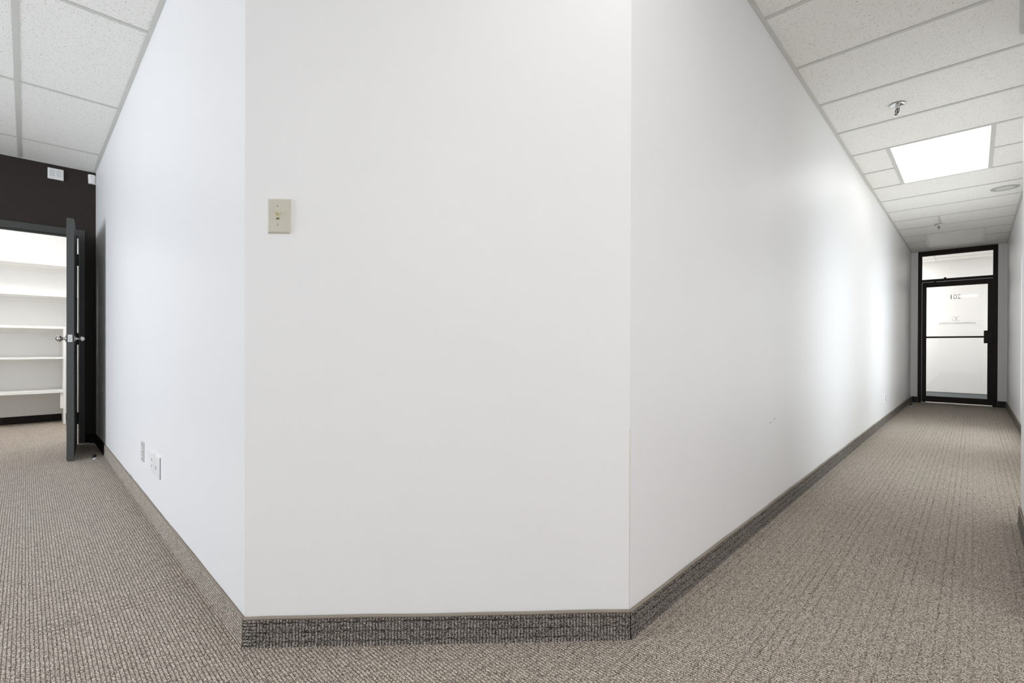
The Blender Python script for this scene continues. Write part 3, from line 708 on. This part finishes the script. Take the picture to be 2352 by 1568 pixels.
bm = bmesh.new(); box(bm, -0.0080, 0.0030, -0.0072, -0.0064, -0.0125, 0.0125); rim = obj('toggle_opening', bm, 'ivory', sw)
bxo('dark_gap', (-0.0072, 0.0022, -0.0075, -0.0070, -0.0115, -0.0095), 'slot', rim)
bxo('dark_gap', (-0.0066, 0.0016, -0.0075, -0.0070, -0.0085, -0.0062), 'slot', rim)
bm = bmesh.new()
A = [(-0.0062, 0.0012, 0.0), (0.0012, 0.0012, 0.0), (0.0012, 0.0012, 0.0085), (-0.0062, 0.0012, 0.0085)]
Bq = [(-0.0050, -0.0150, 0.0075), (0.0000, -0.0150, 0.0075), (0.0000, -0.0150, 0.0125), (-0.0050, -0.0150, 0.0125)]
va = [bm.verts.new((x, y - 0.0066, z)) for x, y, z in A]; vb = [bm.verts.new((x, y - 0.0066, z)) for x, y, z in Bq]
for j in range(4): bm.faces.new((va[j], va[(j+1) % 4], vb[(j+1) % 4], vb[j]))
bm.faces.new(vb); bm.faces.new(list(reversed(va)))
bmesh.ops.bevel(bm, geom=bm.edges[:], offset=0.0008, segments=2, affect='EDGES'); obj('toggle', bm, 'ivory', sw, smooth=False)

# ------------------------------------------------------------------ outlets
def duplex(parent, t_, mat, dark='slot', w_=0.033):
    for s in (-1, 1):
        bm = bmesh.new(); box(bm, -w_/2, w_/2, -t_ - 0.0015, -t_ + 0.0005, s * 0.0195 - 0.0135, s * 0.0195 + 0.0135, 0.0012); r = obj('receptacle', bm, mat, parent)
        for q in (-1, 1): bxo('slot', (q * 0.0063 - 0.0011, q * 0.0063 + 0.0011, -t_ - 0.0019, -t_ - 0.0014, s * 0.0195 - 0.001, s * 0.0195 + 0.007), dark, r)
    screw(parent, 0, 0, -t_, 'screw', 0.0025)
# left wall: local x -> towards the camera (-Y), outward -X  => rotate so that local -y = world -X : x axis = (0,-1)
def on_left(y, z): return (XL, y, z), (0, 0, math.atan2(-1, 0))
loc, rot = on_left(3.482, 0.3270)
o1 = thing('wall_outlet', 'grey duplex outlet on the left wall, nearest the closet door', 'outlet', loc, rot)
bm = bmesh.new(); plate(bm, 0.078, 0.112, 0.0065, 0.003); obj('cover_plate', bm, 'grey_plastic', o1); duplex(o1, 0.0065, 'plastic')
loc, rot = on_left(3.183, 0.3150)
o2 = thing('jack_plate', 'white plate with two small jacks between the grey outlet and the box', 'jack plate', loc, rot)
bm = bmesh.new(); plate(bm, 0.086, 0.114, 0.006, 0.003); obj('cover_plate', bm, 'plastic', o2)
for z in (0.017, -0.017): bxo('jack', (-0.008, 0.008, -0.0068, -0.0058, z - 0.006, z + 0.006), 'jack', o2)
loc, rot = on_left(3.036, 0.3180)
o3 = thing('jack_box', 'white surface mounted jack box, rightmost of the three wall plates', 'jack box', loc, rot)
bm = bmesh.new(); box(bm, -0.060, 0.062, -0.0065, 0, -0.0565, 0.0565, 0.0015); obj('housing', bm, 'plastic', o3)
bm = bmesh.new(); plate(bm, 0.084, 0.108, 0.003, 0.002); cp = obj('cover_plate', bm, 'plastic', o3); cp.location = (0.014, -0.0065, 0)
bxo('jack', (-0.016, 0.000, -0.0105, -0.009, -0.014, 0.002), 'jack', o3)
bxo('side_gap', (0.0618, 0.0626, -0.004, -0.0002, -0.055, 0.055), 'jack', o3)
# right wall: outward -Y, x axis = +X
o4 = thing('wall_outlet', 'small white outlet low on the far end of the right corridor wall', 'outlet', (7.555, YR, 0.3200), (0, 0, 0))
bm = bmesh.new(); plate(bm, 0.074, 0.120, 0.0065, 0.003); obj('cover_plate', bm, 'plastic', o4); duplex(o4, 0.0065, 'jack')
# far switch on the corridor's other wall: outward +Y
o5 = thing('light_switch', 'white switch plate on the far right wall beside the glass door', 'switch', (10.74, YR2, 1.358), (0, 0, math.pi))
bm = bmesh.new(); plate(bm, 0.115, 0.118, 0.007, 0.003); obj('cover_plate', bm, 'plastic', o5)
for x in (-0.024, 0.024): bxo('toggle', (x - 0.004, x + 0.004, -0.016, -0.006, -0.004, 0.010), 'plastic', o5)

# ------------------------------------------------------------------ white louvred box on the dark wall
vb_ = thing('chime_box', 'white square louvred box high on the dark wall above the doorway', 'chime', (0.1985, YE, 2.553), (0, 0, 0))
bm = bmesh.new(); box(bm, -0.0545, 0.0545, -0.022, 0, -0.0505, 0.0505, 0.004); obj('housing', bm, 'plastic', vb_)
bm = bmesh.new(); plate(bm, 0.100, 0.090, 0.004, 0.003); q = obj('front_cover', bm, 'plastic', vb_); q.location = (0, -0.022, 0.002)
for c in range(2):
    for r_ in range(8):
        z = 0.030 - r_ * 0.0080
        bxo('louvre_slot', (-0.042 + c * 0.045, -0.003 + c * 0.045 - 0.002, -0.0266, -0.0255, z - 0.0010, z + 0.0010), 'jack', vb_)
# motion sensor in the corner
ms = thing('motion_sensor', 'white motion sensor in the corner where dark and white walls meet', 'sensor', (0.452, YE, 2.565), (0, 0, 0))
bm = bmesh.new()
prism(bm, [(-0.029, 0), (-0.027, -0.030), (-0.012, -0.042), (0.014, -0.042), (0.0295, -0.020), (0.0295, 0)], -0.042, 0.042)
for v in bm.verts:
    if v.co.z < 0: v.co.y *= 0.80; v.co.x = v.co.x * 0.93 + 0.002
obj('housing', bm, 'plastic', ms)
bm = bmesh.new(); box(bm, -0.012, 0.013, -0.0415, -0.036, -0.034, 0.010, 0.001); obj('lens', bm, 'plastic', ms)
bxo('indicator', (-0.006, -0.002, -0.0428, -0.0415, 0.019, 0.024), 'slot', ms)

# ------------------------------------------------------------------ door stops, high box at the right edge
def stop(x, y, label):
    t = thing('door_stop', label, 'door stop', (x, y, 0))
    bm = bmesh.new(); lathe(bm, [(0, 0), (0.020, 0), (0.021, 0.004), (0.012, 0.008), (0.009, 0.020), (0, 0.021)], 20); obj('base', bm, 'chrome', t, smooth=True)
    bm = bmesh.new(); lathe(bm, [(0, 0.018), (0.011, 0.018), (0.013, 0.022), (0.013, 0.034), (0.009, 0.038), (0, 0.038)], 16); obj('bumper', bm, 'dark_metal', t, smooth=True)
stop(0.402, 5.262, 'small metal door stop on the carpet beside the open closet door')
stop(10.17, 0.735, 'small door stop on the carpet at the foot of the far right wall')
hb_ = thing('wall_bracket_box', 'narrow white metal box high at the right edge under the ceiling', 'box', (3.15, YN, 2.39))
bm = bmesh.new(); box(bm, -0.03, 0.03, 0.0, 0.044, 0.0, H - 2.39 - 0.002, 0.003); obj('housing', bm, 'grid', hb_)
# scuffs on the right wall
wr = bpy.data.objects['wall_right']
for x, z, l_, a in ((2.935, 0.549, 0.030, 0.35), (2.862, 0.535, 0.022, 0.35)):
    bm = bmesh.new(); box(bm, -l_/2, l_/2, -0.0004, 0, -0.0018, 0.0018); s = obj('scuff_mark', bm, 'scuff', wr); s.location = (x, YR, z); s.rotation_euler = (0, -a, 0)
